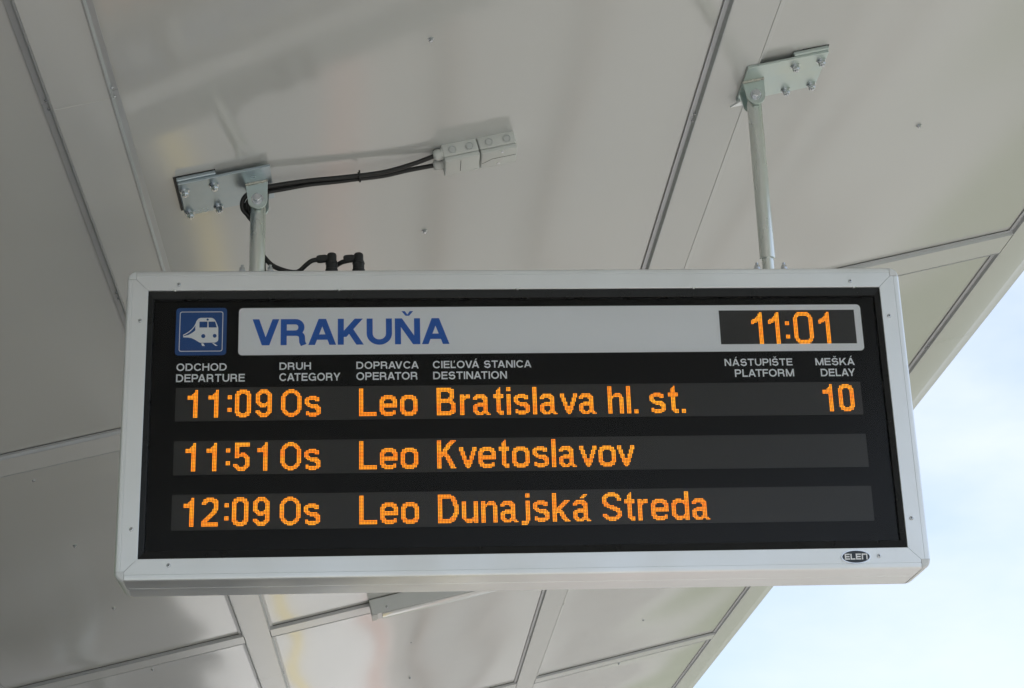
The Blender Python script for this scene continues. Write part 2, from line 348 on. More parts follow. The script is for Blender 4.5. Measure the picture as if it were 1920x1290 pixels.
# trims round every cell, joined half way along each side
def trim(c0, c1, d, ins=0.0):
    """sloped strip from panel level (line c0-c1) down to the cover level, d = outward direction"""
    (ua, va), (ub, vb) = c0, c1
    return (ua, va, ub, vb, d)
JL = {0: (0.30, 0.62), 1: (0.46,), 2: (0.55,)}
for ci, (u0, u1) in enumerate(cells):
    for k in rows:
        v0, v1 = vspan(k)
        def strip(pa, pb, outw, ma, mb, shut=False):
            # pa,pb: panel-level ends; outw: outward (u,v); ma/mb: mitre extension at each end
            m = CMB(); o = Vector((outw[0], outw[1])); a = Vector(pa); b = Vector(pb); d = (b - a).normalized()
            prof = [(-0.004, -0.0050), (-0.0035, -0.0055), (TW * 0.62, -0.0058), (TW * 0.70, -0.0066), (TW * 0.94, -TD - 0.0005), (TW, -TD - 0.002), (TW + 0.003, -TD - 0.002), (TW + 0.003, 0.0035), (0.0065, 0.0035), (0.0065, -0.0036), (-0.004, -0.0036)]
            if shut: prof = [(-0.006, -0.0006), (-0.005, -0.0022), (TW * 0.62, -0.0026), (TW * 0.70, -0.0036), (TW * 0.94, -TD), (TW, -TD - 0.0006), (TW + 0.003, -TD - 0.0006), (TW + 0.003, 0.0035), (0.0065, 0.0035), (0.0065, -0.0005), (-0.006, -0.0005)]
            A = []; B = []
            for q, h in prof:
                pa2 = a + o * q - d * (q * ma); pb2 = b + o * q + d * (q * mb)
                A.append(m.v((pa2.x, pa2.y, h))); B.append(m.v((pb2.x, pb2.y, h)))
            n = len(prof); m.f(A); m.f(B[::-1])
            for i in range(n): m.f((A[i], B[i], B[(i + 1) % n], A[(i + 1) % n]))
            return m.build('trim_strip', 'cover' if shut else 'trim', cn, smooth=30)  # right-facing trim takes the lighter cover colour to imitate light it would reflect
        strip((u0, v0), (u1, v0), (0, -1), 1, 1); strip((u0, v1), (u1, v1), (0, 1), 1, 1)
        for uu, ou in ((u0, -1), (u1, 1)):
            cuts = [v0]
            base = -0.57 + CP * round((v0 + 1.8 + 0.57) / CP)
            js = [base]
            if ci == 0 and ou > 0: js = [base, base + 1.2]
            if ci == 2 and ou < 0: js = [base]
            if ci == 1 and ou > 0: js = [base + 0.8]
            js = [j for j in js if v0 + 0.15 < j < v1 - 0.15]
            cuts += js + [v1]
            for q in range(len(cuts) - 1):
                a, b = cuts[q], cuts[q + 1]
                ma = 1 if q == 0 else 0; mb = 1 if q == len(cuts) - 2 else 0
                st = strip((uu, a + (0 if ma else 0.001)), (uu, b - (0 if mb else 0.001)), (ou, 0), ma, mb, ci == 2 and ou < 0)
                if not mb and -1.2 < b < 12:
                    for dv in (-0.022, 0.022):
                        m = CMB(); c = (uu + ou * TW * 0.6, b + dv, -TD * 0.62); m.lathe(c, (-ou * 0.6, 0, -0.8), [(0, 0.004), (0.002, 0.0038), (0.003, 0.002)], 8); m.build('rivet', 'bolt', st, smooth=40)
# cover strips between the cells
def cover(u0, u1, v0, v1):
    m = CMB(); m.box(u0, u1, v0, v1, -TD, 0.006, 0.001, 1); return m.build('cover_strip', 'cover', cn)
o_ = TW + 0.0035
for (a, b) in ((L1, L2), (R1, R2)):
    vj = [VMIN] + [-0.55 + CP * k for k in range(-1, 5)] + [VMAX]
    for q in range(len(vj) - 1): cover(a + o_, b - o_, vj[q] + 0.0007, vj[q + 1] - 0.0007)
for (u0, u1) in cells:
    for k in range(-1, 4):
        e = vspan(k)[1]; cover(u0 - TW, u1 + TW, e + o_, e + CW - o_)
# right edge strip with turned-up nose, and the fascia above
vj = [VMIN] + [-0.62 + CP * k for k in range(-1, 5)] + [VMAX]
for q in range(len(vj) - 1):
    m = CMB(); prof = [(E1 + o_, -TD), (ED - 0.078, -TD), (ED - 0.072, -TD + 0.002), (ED - 0.012, -TD + 0.012), (ED, -TD + 0.028), (ED, 0.18), (ED - 0.03, 0.18), (ED - 0.03, 0.02), (E1 + o_, 0.006)]
    m.prism(prof, vj[q] + 0.0008, vj[q + 1] - 0.0008, put=lambda a, b, d: (a, d, b)); m.build('edge_fascia', 'cover', cn, smooth=20)
m = CMB(); m.box(LV - 0.4, ED - 0.035, VMIN - 0.05, VMAX + 0.05, 0.03, 0.17); m.build('roof_deck', 'deck', cn)
m = CMB(); m.box(LV - 0.42, LV - o_, VMIN, VMAX, -0.03, 0.028, 0.004); m.build('valley_gutter', 'cover', cn)
for vv in (VMIN - 0.06, VMAX + 0.0):
    m = CMB(); m.box(LV - 0.4, ED - 0.035, vv, vv + 0.05, -0.02, 0.029 if vv < 0 else 0.029); m.build('end_fascia', 'cover', cn)
# unseen mirrored wing beyond the valley gutter, added only for its shade
_vx = (CM @ Vector((LV - 0.42, 0, 0))).x; _vz = (CM @ Vector((LV - 0.42, 0, 0))).z - ZO
m = MB(); m.prism([(_vx, _vz), (_vx, _vz + 0.17), (_vx - 5.6, _vz + 0.17 + 5.6 * CA), (_vx - 5.6, _vz + 5.6 * CA)], VMIN, VMAX); m.build('shade_wing', 'panel', cn)
for k, vv in enumerate((-2.6, 16.0)):
    top = (CM @ Vector((LV - 0.2, vv, -0.03))); c = empty('canopy_column', ('round grey column under the canopy gutter, nearer to the departure board' if k == 0 else 'round grey column under the canopy gutter at the far end of the canopy'), 'column', Matrix.Translation((top.x, top.y, 0)))
    m = MB(); m.lathe((top.x, top.y, -ZO + 0.02), (0, 0, 1), [(0, 0.14), (top.z - 0.03, 0.14)], 24); m.build('shaft', 'column', c, smooth=40)
    m = MB(); m.box(top.x - 0.25, top.x + 0.25, top.y - 0.25, top.y + 0.25, -ZO, -ZO + 0.03, 0.003); m.build('base_plate', 'zinc', c)

# ------------------------------------------------------------------ departure board
bd = empty('departure_board', 'silver framed electronic train departure board with amber lettering hung from the canopy', 'departure board', T(0, 0.07, 0.43))
HX, HZ, DEP = 1.0, 0.3693, 0.208
RAD = 0.0060
prof = [(0.0, 0.03), (0.0, 0.0008), (0.0008, 0.0), (0.0325, 0.0), (0.0408, 0.0), (0.0412, 0.0014), (0.0424, 0.0014), (0.0428, 0.0), (0.0515, 0.0)]
for i in range(1, 7):
    t = i / 6 * pi / 2; prof.append((0.0515 + RAD * sin(t), RAD * (1 - cos(t))))
prof += [(0.0575, 0.082), (0.0563, 0.0826), (0.0563, 0.0856), (0.0575, 0.0862)] + [(0.0225 + 0.035 * cos(i / 8 * pi / 2), DEP - 0.035 + 0.035 * sin(i / 8 * pi / 2)) for i in range(9)] + [(0.0, DEP)]
CAPR = 0.0325
def rail(side):
    m = MB(); rings = []
    n = len(prof)
    for s in (-1, 1):
        ring = []
        for d, y in prof:
            ext = min(d, CAPR) - 0.0005
            if side in 'tb':
                z = (HZ + d) * (1 if side == 't' else -1); x = s * (HX + ext)
            else:
                x = (HX + d) * (1 if side == 'r' else -1); z = s * (HZ + ext)
            ring.append(m.v((x, y, z)))
        rings.append(ring)
    A, B = rings
    for i in range(n): m.f((A[i], A[(i + 1) % n], B[(i + 1) % n], B[i]))
    return m.build('frame_rail', 'alu', bd, smooth=28)
rails = {s: rail(s) for s in 'tblr'}
for sx in (-1, 1):
    for sz in (-1, 1):
        m = MB(); pr = [(d - CAPR, y - 0.0012) for d, y in prof if d > CAPR - 1e-6 and y < 0.9]
        pr = [(0.0, -0.0012)] + [(0.010, -0.0012)] + [(0.018 + 0.0075 * sin(i / 6 * pi / 2), -0.0012 + 0.0125 * (1 - cos(i / 6 * pi / 2))) for i in range(7)] + [(0.0258, 0.05)] + [(0.0258 * (1 - (1 - cos(i / 8 * pi / 2)) * 0.96), DEP - 0.045 + 0.045 * sin(i / 8 * pi / 2)) for i in range(9)] + [(0.0, DEP)]
        rings = []
        for k in range(11):
            th = radians(1.2) + (pi / 2 - radians(2.4)) * k / 10
            rings.append([m.v((sx * (HX + CAPR + d * cos(th)), y, sz * (HZ + CAPR + d * sin(th)))) if i not in (0, len(pr) - 1) else None for i, (d, y) in enumerate(pr)])
        c0 = m.v((sx * (HX + CAPR), -0.0012, sz * (HZ + CAPR))); c1 = m.v((sx * (HX + CAPR), DEP, sz * (HZ + CAPR)))
        for r in rings: r[0] = c0; r[-1] = c1
        for A, B in zip(rings, rings[1:]):
            for i in range(len(pr) - 1):
                q = [A[i], A[i + 1], B[i + 1], B[i]]; q = [x for j, x in enumerate(q) if x not in q[:j]]
                if len(q) > 2: m.f(q)
        m.f(rings[0]); m.f(rings[-1][::-1])
        m.build('corner_cap', 'cap', bd, smooth=40)
# black inner bezel, back shell, panel, glass
IX, IZ = 0.9855, 0.3475
m = MB()
o4 = [(-HX, -HZ), (HX, -HZ), (HX, HZ), (-HX, HZ)]
def inset(f, y): return [m.v((x * (1 - f * (HX - IX) / HX), y, z * (1 - f * (HZ - IZ) / HZ))) for x, z in o4]
r0, r1, r2, r3 = inset(0, 0.0055), inset(0.93, 0.0095), inset(1.0, 0.0105), inset(1.0, 0.0245)
for A, B in ((r0, r1), (r1, r2), (r2, r3)):
    for i in range(4): m.f((A[i], A[(i + 1) % 4], B[(i + 1) % 4], B[i]))
m.build('bezel', 'bezel', bd, recalc=True)
m = MB(); m.box(-HX - 0.015, HX + 0.015, 0.105, 0.205, -HZ - 0.015, HZ + 0.015); m.build('back_shell', 'alu', bd)
m = MB(); m.box(-HX, HX, 0.0262, 0.031, -HZ, HZ); fp = m.build('face_panel', 'black', bd)
m = MB(); m.box(-IX + 0.0005, IX - 0.0005, 0.0165, 0.0200, -IZ + 0.0005, IZ - 0.0005); m.build('glass_pane', 'glass', bd)
# small screws of the frame
def front_screw(x, z, rl):
    m = MB(); m.lathe((x, 0.001, z), (0, -1, 0), [(0, 0.0056), (0.0022, 0.0056), (0.004, 0.0045), (0.0044, 0.003)], 14)
    sc = m.build('screw', 'bolt', rl, smooth=30)
    m = MB(); m.lathe((x, -0.0034, z), (0, -1, 0), [(0, 0.0022), (0.0003, 0.0021)], 6); m.build('socket', 'dark', rl)
for x in (-0.919, 0.919): front_screw(x, 0.3865, rails['t'])
front_screw(-0.9207, -0.387, rails['b']); front_screw(0.9208, -0.3915, rails['b'])
for z in (0.283, -0.291): front_screw(-1.0185, z, rails['l']); front_screw(1.0182, z, rails['r'])
for x in (-0.4898, -0.0043, 0.4819, -0.93, 0.93):
    m = MB(); m.lathe((x, 0.004, HZ + 0.001), (0, 0, -1), [(0, 0.006), (0.003, 0.005), (0.004, 0.003)], 10); m.build('screw', 'bolt', rails['t'], smooth=30)

def rrect(x0, x1, z0, z1, r, n=5):
    p = []
    for cx, cz, a in ((x1 - r, z1 - r, 0), (x0 + r, z1 - r, 90), (x0 + r, z0 + r, 180), (x1 - r, z0 + r, 270)):
        for i in range(n + 1): t = radians(a + 90 * i / n); p.append((cx + r * cos(t), cz + r * sin(t)))
    return p
def glyph(ch, s):
    """grotesque capital: advance width, thick polylines, solid polygons (cap height 1, stroke s)"""
    h = s / 2; lo, hi = h, 1 - h; L_ = []; P_ = []
    def arc(cx, cy, rx, ry, a0, a1, n=14): return [(cx + rx * cos(radians(a0 + (a1 - a0) * i / n)), cy + ry * sin(radians(a0 + (a1 - a0) * i / n))) for i in range(n + 1)]
    def para(x0, z0, x1, z1, d): P_.append([(x0 - d / 2, z0), (x0 + d / 2, z0), (x1 + d / 2, z1), (x1 - d / 2, z1)])
    c = {'Á': 'A', 'Ň': 'N', 'Š': 'S', 'Ľ': 'L'}.get(ch, ch)
    if c == 'O': w_ = 1.0; q = arc(0.5, 0.5, 0.5 - h, 0.515 - h, 0, 360, 36); L_.append(q)
    elif c == 'C': w_ = 0.93; L_.append(arc(0.49, 0.5, 0.49 - h, 0.515 - h, 34, 326, 30))
    elif c == 'G':
        w_ = 0.98; L_.append(arc(0.5, 0.5, 0.5 - h, 0.515 - h, 36, 318, 30)); L_.append([(0.54, 0.46), (0.97 - h, 0.46), (0.97 - h, 0.0)])
    elif c == 'D': w_ = 0.90; x = 0.42; L_.append([(h, 0), (h, hi), (x, hi)] + arc(x, 0.5, 0.90 - h - x, 0.5 - h, 90, -90, 18)[1:] + [(h, lo)])
    elif c == 'H': w_ = 0.86; L_ += [[(h, 0), (h, 1)], [(w_ - h, 0), (w_ - h, 1)], [(s, 0.52), (w_ - s, 0.52)]]
    elif c == 'E': w_ = 0.76; L_ += [[(w_, hi), (h, hi), (h, lo), (w_ + 0.01, lo)], [(s, 0.52), (w_ - 0.04, 0.52)]]
    elif c == 'F': w_ = 0.70; L_ += [[(w_, hi), (h, hi), (h, 0)], [(s, 0.49), (w_ - 0.06, 0.49)]]
    elif c == 'L': w_ = 0.66; L_ += [[(h, 1), (h, lo), (w_, lo)]]
    elif c in 'PR':
        w_ = 0.80 if c == 'P' else 0.88; rx = 0.80 - h - 0.50; mid = 0.45 if c == 'P' else 0.46; ry = (hi - mid) / 2
        L_.append([(h, 0), (h, hi), (0.50, hi)] + arc(0.50, hi - ry, rx, ry, 90, -90, 14)[1:] + [(s, mid)])
        if c == 'R': L_.append([(0.50, mid)] + arc(0.52, mid - 0.17, 0.20, 0.17, 90, 8, 8)[1:] + [(0.73, 0.12), (0.78, 0.0)])
    elif c == 'A': w_ = 0.94; d = s * 1.10; para(d / 2, 0, 0.47 - d * 0.06, 1, d); para(w_ - d / 2, 0, 0.47 + d * 0.06, 1, d); L_.append([(0.22, 0.30), (0.72, 0.30)])
    elif c == 'V': w_ = 0.90; d = s * 1.10; para(0.45 - d * 0.06, 0, d / 2, 1, d); para(0.45 + d * 0.06, 0, w_ - d / 2, 1, d)
    elif c == 'Y': w_ = 0.90; d = s * 1.15; para(0.45 - d * 0.02, 0.38, d / 2, 1, d); para(0.45 + d * 0.02, 0.38, w_ - d / 2, 1, d); L_.append([(0.45, 0), (0.45, 0.42)])
    elif c == 'K': w_ = 0.88; L_.append([(h, 0), (h, 1)]); d = s * 1.35; para(s * 0.75, 0.30, w_ - d / 2 - 0.03, 1, d); d = s * 1.22; para(w_ - d / 2, 0, 0.40, 0.60, d)
    elif c == 'N': w_ = 0.86; L_ += [[(h, 0), (h, 1)], [(w_ - h, 0), (w_ - h, 1)]]; d = s * 1.2; para(w_ - d / 2, 0, d / 2, 1, d)
    elif c == 'M': w_ = 1.02; L_ += [[(h, 0), (h, 1)], [(w_ - h, 0), (w_ - h, 1)]]; d = s * 1.05; para(0.51, 0, d / 2, 1, d); para(0.51, 0, w_ - d / 2, 1, d)
    elif c == 'T': w_ = 0.80; L_ += [[(0, hi), (w_, hi)], [(0.4, 0), (0.4, 1 - s)]]
    elif c == 'U': w_ = 0.86; r = 0.43 - h; L_.append([(h, 1), (h, r + h)] + arc(0.43, r + h - 0.01, r, r, 180, 360, 18) + [(w_ - h, r + h), (w_ - h, 1)])
    elif c == 'I': w_ = s; L_.append([(h, 0), (h, 1)])
    elif c == 'S':
        w_ = 0.84; rx = 0.42 - h; t = 0.515; L_.append(arc(0.42, 1.012 - h - 0.232, rx - 0.02, 0.232, 18, 90, 8) + arc(0.42, 1.012 - h - 0.232, rx - 0.01, 0.232, 90, 250, 14)[1:] + arc(0.42, 0.232 + h - 0.012, rx, 0.262, 68, -90, 14) + arc(0.42, 0.232 + h - 0.012, rx, 0.232, -90, -172, 8)[1:])
    else: return 0.36, [], []
    mid = w_ / 2
    if ch in 'ŇŠ': P_ += [[(mid - 0.20, 1.28), (mid - 0.085, 1.28), (mid + 0.03, 1.10), (mid - 0.06, 1.10)], [(mid + 0.20, 1.28), (mid + 0.06, 1.10), (mid - 0.03, 1.10), (mid + 0.085, 1.28)]]
    if ch == 'Á': P_.append([(mid - 0.06, 1.08), (mid + 0.03, 1.08), (mid + 0.20, 1.28), (mid + 0.05, 1.28)])
    if ch == 'Ľ': P_.append([(0.40, 0.72), (0.47, 0.72), (0.56, 1.02), (0.43, 1.02)])
    return w_, L_, P_
def put_text(name, txt, x0, x1, zb, capz, y, m_, parent, stroke=0.14, gap=0.13):
    """lettering from x0 to x1 between baseline zb and cap height capz, a thin print layer"""
    X = 0; items = []
    for i, ch in enumerate(txt):
        w_, L_, P_ = glyph(ch, stroke); items.append((X, L_, P_))
        g_ = gap
        if i + 1 < len(txt):
            pr_ = ch + txt[i + 1]
            if pr_ in ('TA', 'AT', 'AV', 'VA', 'VÁ', 'LA', 'AY', 'PA', 'TF', 'KA', 'RA', 'AK', 'ŇA', 'FO', 'KÁ', 'OV', 'RY', 'VR', 'CA', 'TO', 'NA'): g_ = gap * {'AT': -0.1, 'VA': -0.5, 'AV': -0.5, 'VÁ': -0.5, 'AY': -0.5, 'LA': 0.6, 'PA': -0.1, 'TA': -0.2}.get(pr_, 0.55)
        X += w_ + g_
    X -= gap; sx_ = (x1 - x0) / X; sz_ = capz - zb; m = MB(); k = 0
    def pt(a, b, k): return m.v((x0 + a * sx_, y - k * 1.2e-5, zb + b * sz_))
    for X, L_, P_ in items:
        for q in P_: m.f([pt(X + a, b, k) for a, b in q]); k += 1
        for q in L_:
            closed = (Vector(q[0]) - Vector(q[-1])).length < 1e-6; V = [Vector(p) for p in q]
            if closed: V = V[:-1]
            n = len(V); Lf = []; Rt = []
            for i in range(n):
                a = V[i - 1] if (i or closed) else None; b = V[(i + 1) % n] if (i < n - 1 or closed) else None
                d0 = (V[i] - a).normalized() if a is not None else None; d1 = (b - V[i]).normalized() if b is not None else None
                d0 = d0 if d0 is not None else d1; d1 = d1 if d1 is not None else d0
                n0 = Vector((-d0.y, d0.x)); n1 = Vector((-d1.y, d1.x)); nn = (n0 + n1).normalized(); f = stroke / 2 / max(0.35, nn.dot(n0))
                Lf.append(V[i] + nn * f); Rt.append(V[i] - nn * f)
            vl = [pt(X + p.x, p.y, k) for p in Lf]; vr = [pt(X + p.x, p.y, k) for p in Rt]; k += 1
            for i in range(n if closed else n - 1): j = (i + 1) % n; m.f((vl[i], vl[j], vr[j], vr[i]))
    return m.build(name, m_, parent, recalc=False)

# header strip with the station name and the clock
hx0, hx1, hz0, hz1 = -0.7585, 0.9462, 0.1905, 0.3265
kx0, kx1, kz0, kz1 = 0.5503, 0.9275, 0.2117, 0.3108
m = MB(); outer = rrect(hx0, hx1, hz0, hz1, 0.011)
# one plate with a rectangular window cut for the clock: four abutting quads/ngons
y = 0.0232
lft = [p for p in outer if p[0] < kx0]
m.flat([(kx0, hz1)] + [p for p in lft if p[1] > 0.25] + [p for p in lft if p[1] < 0.25] + [(kx0, hz0)], y)
m.flat([(kx0, kz1), (kx1, kz1), (kx1, hz1), (kx0, hz1)], y); m.flat([(kx0, hz0), (kx1, hz0), (kx1, kz0), (kx0, kz0)], y)
rg = [p for p in outer if p[0] > kx0]; rt = [p for p in rg if p[1] > 0.25]; rb = [p for p in rg if p[1] < 0.25]
m.flat([(kx1, hz0)] + rb + rt + [(kx1, hz1), (kx1, kz1), (kx1, kz0)], y)
hd = m.build('header_strip', 'white', bd, recalc=True)
put_text('station_name', 'VRAKUŇA', -0.7215, -0.1915, 0.2185, 0.2935, 0.0226, M['letterblue'], hd, 0.205, 0.10)
# pictogram
px0, px1, pz0, pz1 = -0.9262, -0.7905, 0.1918, 0.3276
pg = MB().flat(rrect(px0, px1, pz0, pz1, 0.009), 0.0236).build('pictogram', 'blue', bd)
def pm(X, Y):
    yy = (Y - 175) / 888; xx = (X - (205 - 25 * yy)) / 947
    return px0 + xx * (px1 - px0), pz1 - yy * (pz1 - pz0)
m = MB()
A = rrect(px0 + 0.0098, px1 - 0.0098, pz0 + 0.0105, pz1 - 0.0105, 0.006); B = rrect(px0 + 0.0118, px1 - 0.0118, pz0 + 0.0125, pz1 - 0.0125, 0.0045)
va = [m.v((a, 0.0230, b)) for a, b in A]; vb = [m.v((a, 0.0230, b)) for a, b in B]
for i in range(len(A)): m.f((va[i], va[(i + 1) % len(A)], vb[(i + 1) % len(A)], vb[i]))
m.build('pictogram_border', 'emblem', pg)
body = [(660, 362), (850, 362), (880, 368), (908, 384), (932, 415), (952, 455), (972, 505), (985, 550), (985, 765), (978, 795), (955, 818), (920, 830), (655, 832), (625, 820), (590, 798), (545, 770), (490, 745), (430, 733), (335, 727), (333, 705), (370, 697), (430, 682), (490, 650), (530, 622), (557, 598), (558, 540), (562, 470), (575, 432), (595, 400), (622, 374)]
roof = [(333, 705), (332, 680), (380, 655), (440, 618), (495, 570), (530, 528), (552, 488), (562, 470), (560, 505), (538, 542), (503, 584), (448, 634), (392, 668), (352, 688)]
r1 = [(668, 840), (706, 840), (736, 892), (684, 892)]; r2 = [(868, 838), (900, 838), (974, 890), (932, 890)]
m = MB()
for p in (body, roof, r1, r2): m.flat([pm(*q) for q in p], 0.0229)
m.build('train_emblem', 'emblem', pg)
m = MB()
for p in ([(635, 436), (784, 436), (781, 546), (635, 546)], [(804, 437), (925, 437), (940, 480), (957, 546), (806, 546)]): m.flat([pm(*q) for q in p], 0.0224)
for cx, cz, r in ((706, 707, 38), (918, 703, 35), (788, 397, 20)): m.flat([pm(cx + r * cos(t * pi / 10), cz + r * sin(t * pi / 10)) for t in range(20)], 0.0224)
m.build('emblem_openings', 'blue', pg)
# column headings
for s, x0, x1, zt, zb in (
    ('ODCHOD', -0.921, -0.788, 0.1690, 0.1482), ('DEPARTURE', -0.921, -0.7395, 0.1385, 0.1165),
    ('DRUH', -0.648, -0.564, 0.1697, 0.1490), ('CATEGORY', -0.648, -0.4855, 0.1392, 0.1172),
    ('DOPRAVCA', -0.4428, -0.2757, 0.1703, 0.1496), ('OPERATOR', -0.443, -0.2785, 0.1398, 0.1180),
    ('CIEĽOVÁ STANICA', -0.2375, 0.0285, 0.1705, 0.1497), ('DESTINATION', -0.2372, -0.0385, 0.1398, 0.1182),
    ('NÁSTUPIŠTE', 0.5562, 0.7430, 0.1697, 0.1492), ('PLATFORM', 0.5823, 0.7452, 0.1392, 0.1175),
    ('MEŠKÁ', 0.8068, 0.9155, 0.1697, 0.1490), ('DELAY', 0.8190, 0.9140, 0.1388, 0.1170)):
    put_text('column_heading', s, x0, x1, zb, zt, 0.0245, M['grey'], fp, 0.178, 0.13)

# ---- dot matrix lettering
PITCH, DOT = 0.0039, 0.0026
def ring(wd, h, c, inn=(1,)):   # rounded ring, stroke 3: corner insets of the outer and the inner outline
    g = []
    for r in range(h):
        k = min(r, h - 1 - r); a = c[k] if k < len(c) else 0
        row = ['.'] * wd
        for x in range(a, wd - a): row[x] = '#'
        if k >= 3:
            b = 3 + (inn[k - 3] if k - 3 < len(inn) else 0)
            for x in range(b, wd - b): row[x] = '.'
        g.append(''.join(row))
    return g
F = {}
F['0'] = ring(11, 20, [3, 1, 1], (1,))
F['O'] = ring(14, 20, [5, 3, 2, 1, 1], (2, 1))
F['o'] = ring(12, 15, [3, 1, 1], (1,))
F['1'] = ['.....##', '.....##', '....###', '...####', '#######', '#######', '#######'] + ['....###'] * 13
F['1'][0] = '.....##'
F[':'] = ['...'] * 4 + ['###'] * 3 + ['...'] * 6 + ['###'] * 3 + ['...'] * 4
F['.'] = ['...'] * 17 + ['###'] * 3
F['2'] = ['...#####...', '.#########.', '.##########', '####...####', '###.....###', '........###', '........###', '........###', '.......####', '.......###.', '......####.', '.....####..', '....####...', '...####....', '..####.....', '.####......', '####.......', '###########', '###########', '###########']
F['5'] = ['.##########', '.##########', '.##########', '.###.......', '.###.......', '.###.......', '.###.......', '.###.###...', '.########..', '.#########.', '.###...####', '........###', '........###', '........###', '........###', '###.....###', '####...####', '.#########.', '..#######..', '...#####...']
F['9'] = ['...#####...', '..#######..', '.#########.', '####...####', '###.....###', '###.....###', '###.....###', '###.....###', '###.....###', '####...####', '.##########', '..#########', '...####.###', '........###', '........###', '###.....###', '####...####', '.#########.', '..#######..', '...#####...']
F['L'] = ['###.........'] * 17 + ['############'] * 3
F['e'] = ['...######...', '.##########.', '.##########.', '####....####', '###......###', '###......###', '############', '############', '############', '###.........', '###.........', '####.....##.', '.##########.', '.##########.', '...######...']
F['s'] = ['...#####...', '.#########.', '##########.', '###....###.', '###........', '####.......', '.########..', '..########.', '....#######', '.......####', '........###', '.##.....###', '.##########', '.#########.', '...#####...']
F['B'] = ['##########....', '############..', '############..', '###.....####..', '###......###..', '###......###..', '###......###..', '###.....####..', '###########...', '###########...', '############..', '###......####.', '###.......###.', '###.......###.', '###.......###.', '###.......###.', '###......####.', '#############.', '############..', '##########....']
F['r'] = ['###.###', '#######', '#######', '####...', '###....', '###....', '###....', '###....', '###....', '###....', '###....', '###....', '###....', '###....', '###....']
F['a'] = ['..######....', '.########...', '##########..', '###...####..', '.......###..', '.......###..', '...#######..', '.#########..', '##########..', '###....###..', '###....###..', '###....###..', '####..####..', '.##########.', '..#####..###']
F['t'] = ['....#..', '...##..', '..###..', '..###..', '..###..', '#######', '#######', '#######'] + ['..###..'] * 8 + ['..###..', '..#####', '...####', '....###']
F['i'] = ['###'] * 3 + ['...'] * 2 + ['###'] * 15
F['l'] = ['###'] * 20
F['v'] = ['###......###', '###......###', '###......###', '.###....###.', '.###....###.', '.###....###.', '..###..###..', '..###..###..', '..###..###..', '...######...', '...######...', '...######...', '....####....', '....####....', '.....##.....']
F['h'] = ['###.........'] * 5 + ['###..####...', '###.######..', '##########..', '####....###.', '###.....###.'] + ['###.....###.'] * 10
F['h'] = [r[:11] for r in F['h']]
F['n'] = [r for r in F['h'][5:]]
F['u'] = ['###.....###'] * 10 + ['###.....###', '###....####', '.##########', '..#########', '...####.###']
F['d'] = ['.........###'] * 5 + ['...####..###', '..#######.##'.replace('.##', '###'), '.###########', '####....####', '###......###'] + ['###......###'] * 5 + ['###......###', '####....####', '.###########', '..##########', '...####..###']
F['k'] = ['###.........'] * 5 + ['###.....####', '###....####.', '###...####..', '###..####...', '###.####....', '#######.....', '######......', '#######.....', '########....', '###..###....', '###..####...', '###...###...', '###...####..', '###....####.', '###.....####']
F['j'] = ['...###'] * 3 + ['......'] * 2 + ['...###'] * 13 + ['...###', '#####.', '#####.', '####..']
F['j'] = F['j'][:22]
F['K'] = ['###......####', '###.....####.', '###....####..', '###...####...', '###...###....', '###..####....', '###.####.....', '###.###......', '#######......', '#######......', '########.....', '####.####....', '###...###....', '###...####...', '###....###...', '###....####..', '###.....###..', '###.....####.', '###......###.', '###......####']
F['D'] = ['#########.....', '###########...', '############..', '###......###..', '###......####.', '###.......###.', '###.......###.', '###.......####'] + ['###........###'] * 5 + ['###.......####', '###.......###.', '###......####.', '###.....####..', '############..', '###########...', '#########.....']
F['D'] = [r[:14] for r in F['D']]
F['S'] = ['....#####....', '..#########..', '.###########.', '####.....###.', '###.......###', '###.......###', '###..........', '####.........', '.####........', '.#######.....', '...#######...', '.....#######.', '.......#####.', '.........####', '..........###', '###.......###', '####.....####', '.###########.', '..#########..', '....#####....']
F['á'] = ['.......###..', '......###...', '.....###....', '............'] + F['a']
WIDE = {'h': 11, 'n': 11}
def dots(rows_of, x, ztop, m, y):
    """rows_of: glyph rows, ztop: centre height of its first row"""
    for r, row in enumerate(rows_of):
        for c, ch in enumerate(row):
            if ch == '#':
                cx = x + (c + 0.5) * PITCH; cz = ztop - r * PITCH; h = DOT / 2
                m.f([m.v((cx - h, y, cz - h)), m.v((cx + h, y, cz - h)), m.v((cx + h, y, cz + h)), m.v((cx - h, y, cz + h))])
def led_word(name, s, x, zb, parent, cols=None, font=F, y=0.0236):
    """zb = centre height of the baseline row; every character is a lettering part of its own"""
    c = 0; prev = None
    for i, ch in enumerate(s):
        if ch == ' ': c += 8; prev = None; continue
        gph = font[ch]; wd = max(len(r) for r in gph)
        if cols: c = cols[i]
        elif prev:
            c += 1 if prev == 'v' or ch == 'v' and prev == 'o' else 2
        n = len(gph) - (2 if ch == 'j' else 0)
        m = MB(); dots(gph, x + c * PITCH, zb + (n - 1) * PITCH, m, y)
        m.build('led_character', 'led', parent, recalc=False)
        c += wd; prev = ch
rowsz = [(0.1005, 0.0070), (-0.0482, -0.1405), (-0.1939, -0.2893)]
lines = [((('11:09', -0.8888, [0, 14, 27, 32, 46]), ('Os', -0.6424, None), ('Leo', -0.4360, None), ('Bratislava hl. st.', -0.2293, None), ('10', 0.8185, [0, 11]))),
         (('11:51', -0.8900, [0, 14, 27, 32, 48]), ('Os', -0.6424, None), ('Leo', -0.4360, None), ('Kvetoslavov', -0.2307, None)),
         (('12:09', -0.8904, [0, 12, 27, 32, 46]), ('Os', -0.6424, None), ('Leo', -0.4360, None), ('Dunajská Streda', -0.2308, None))]
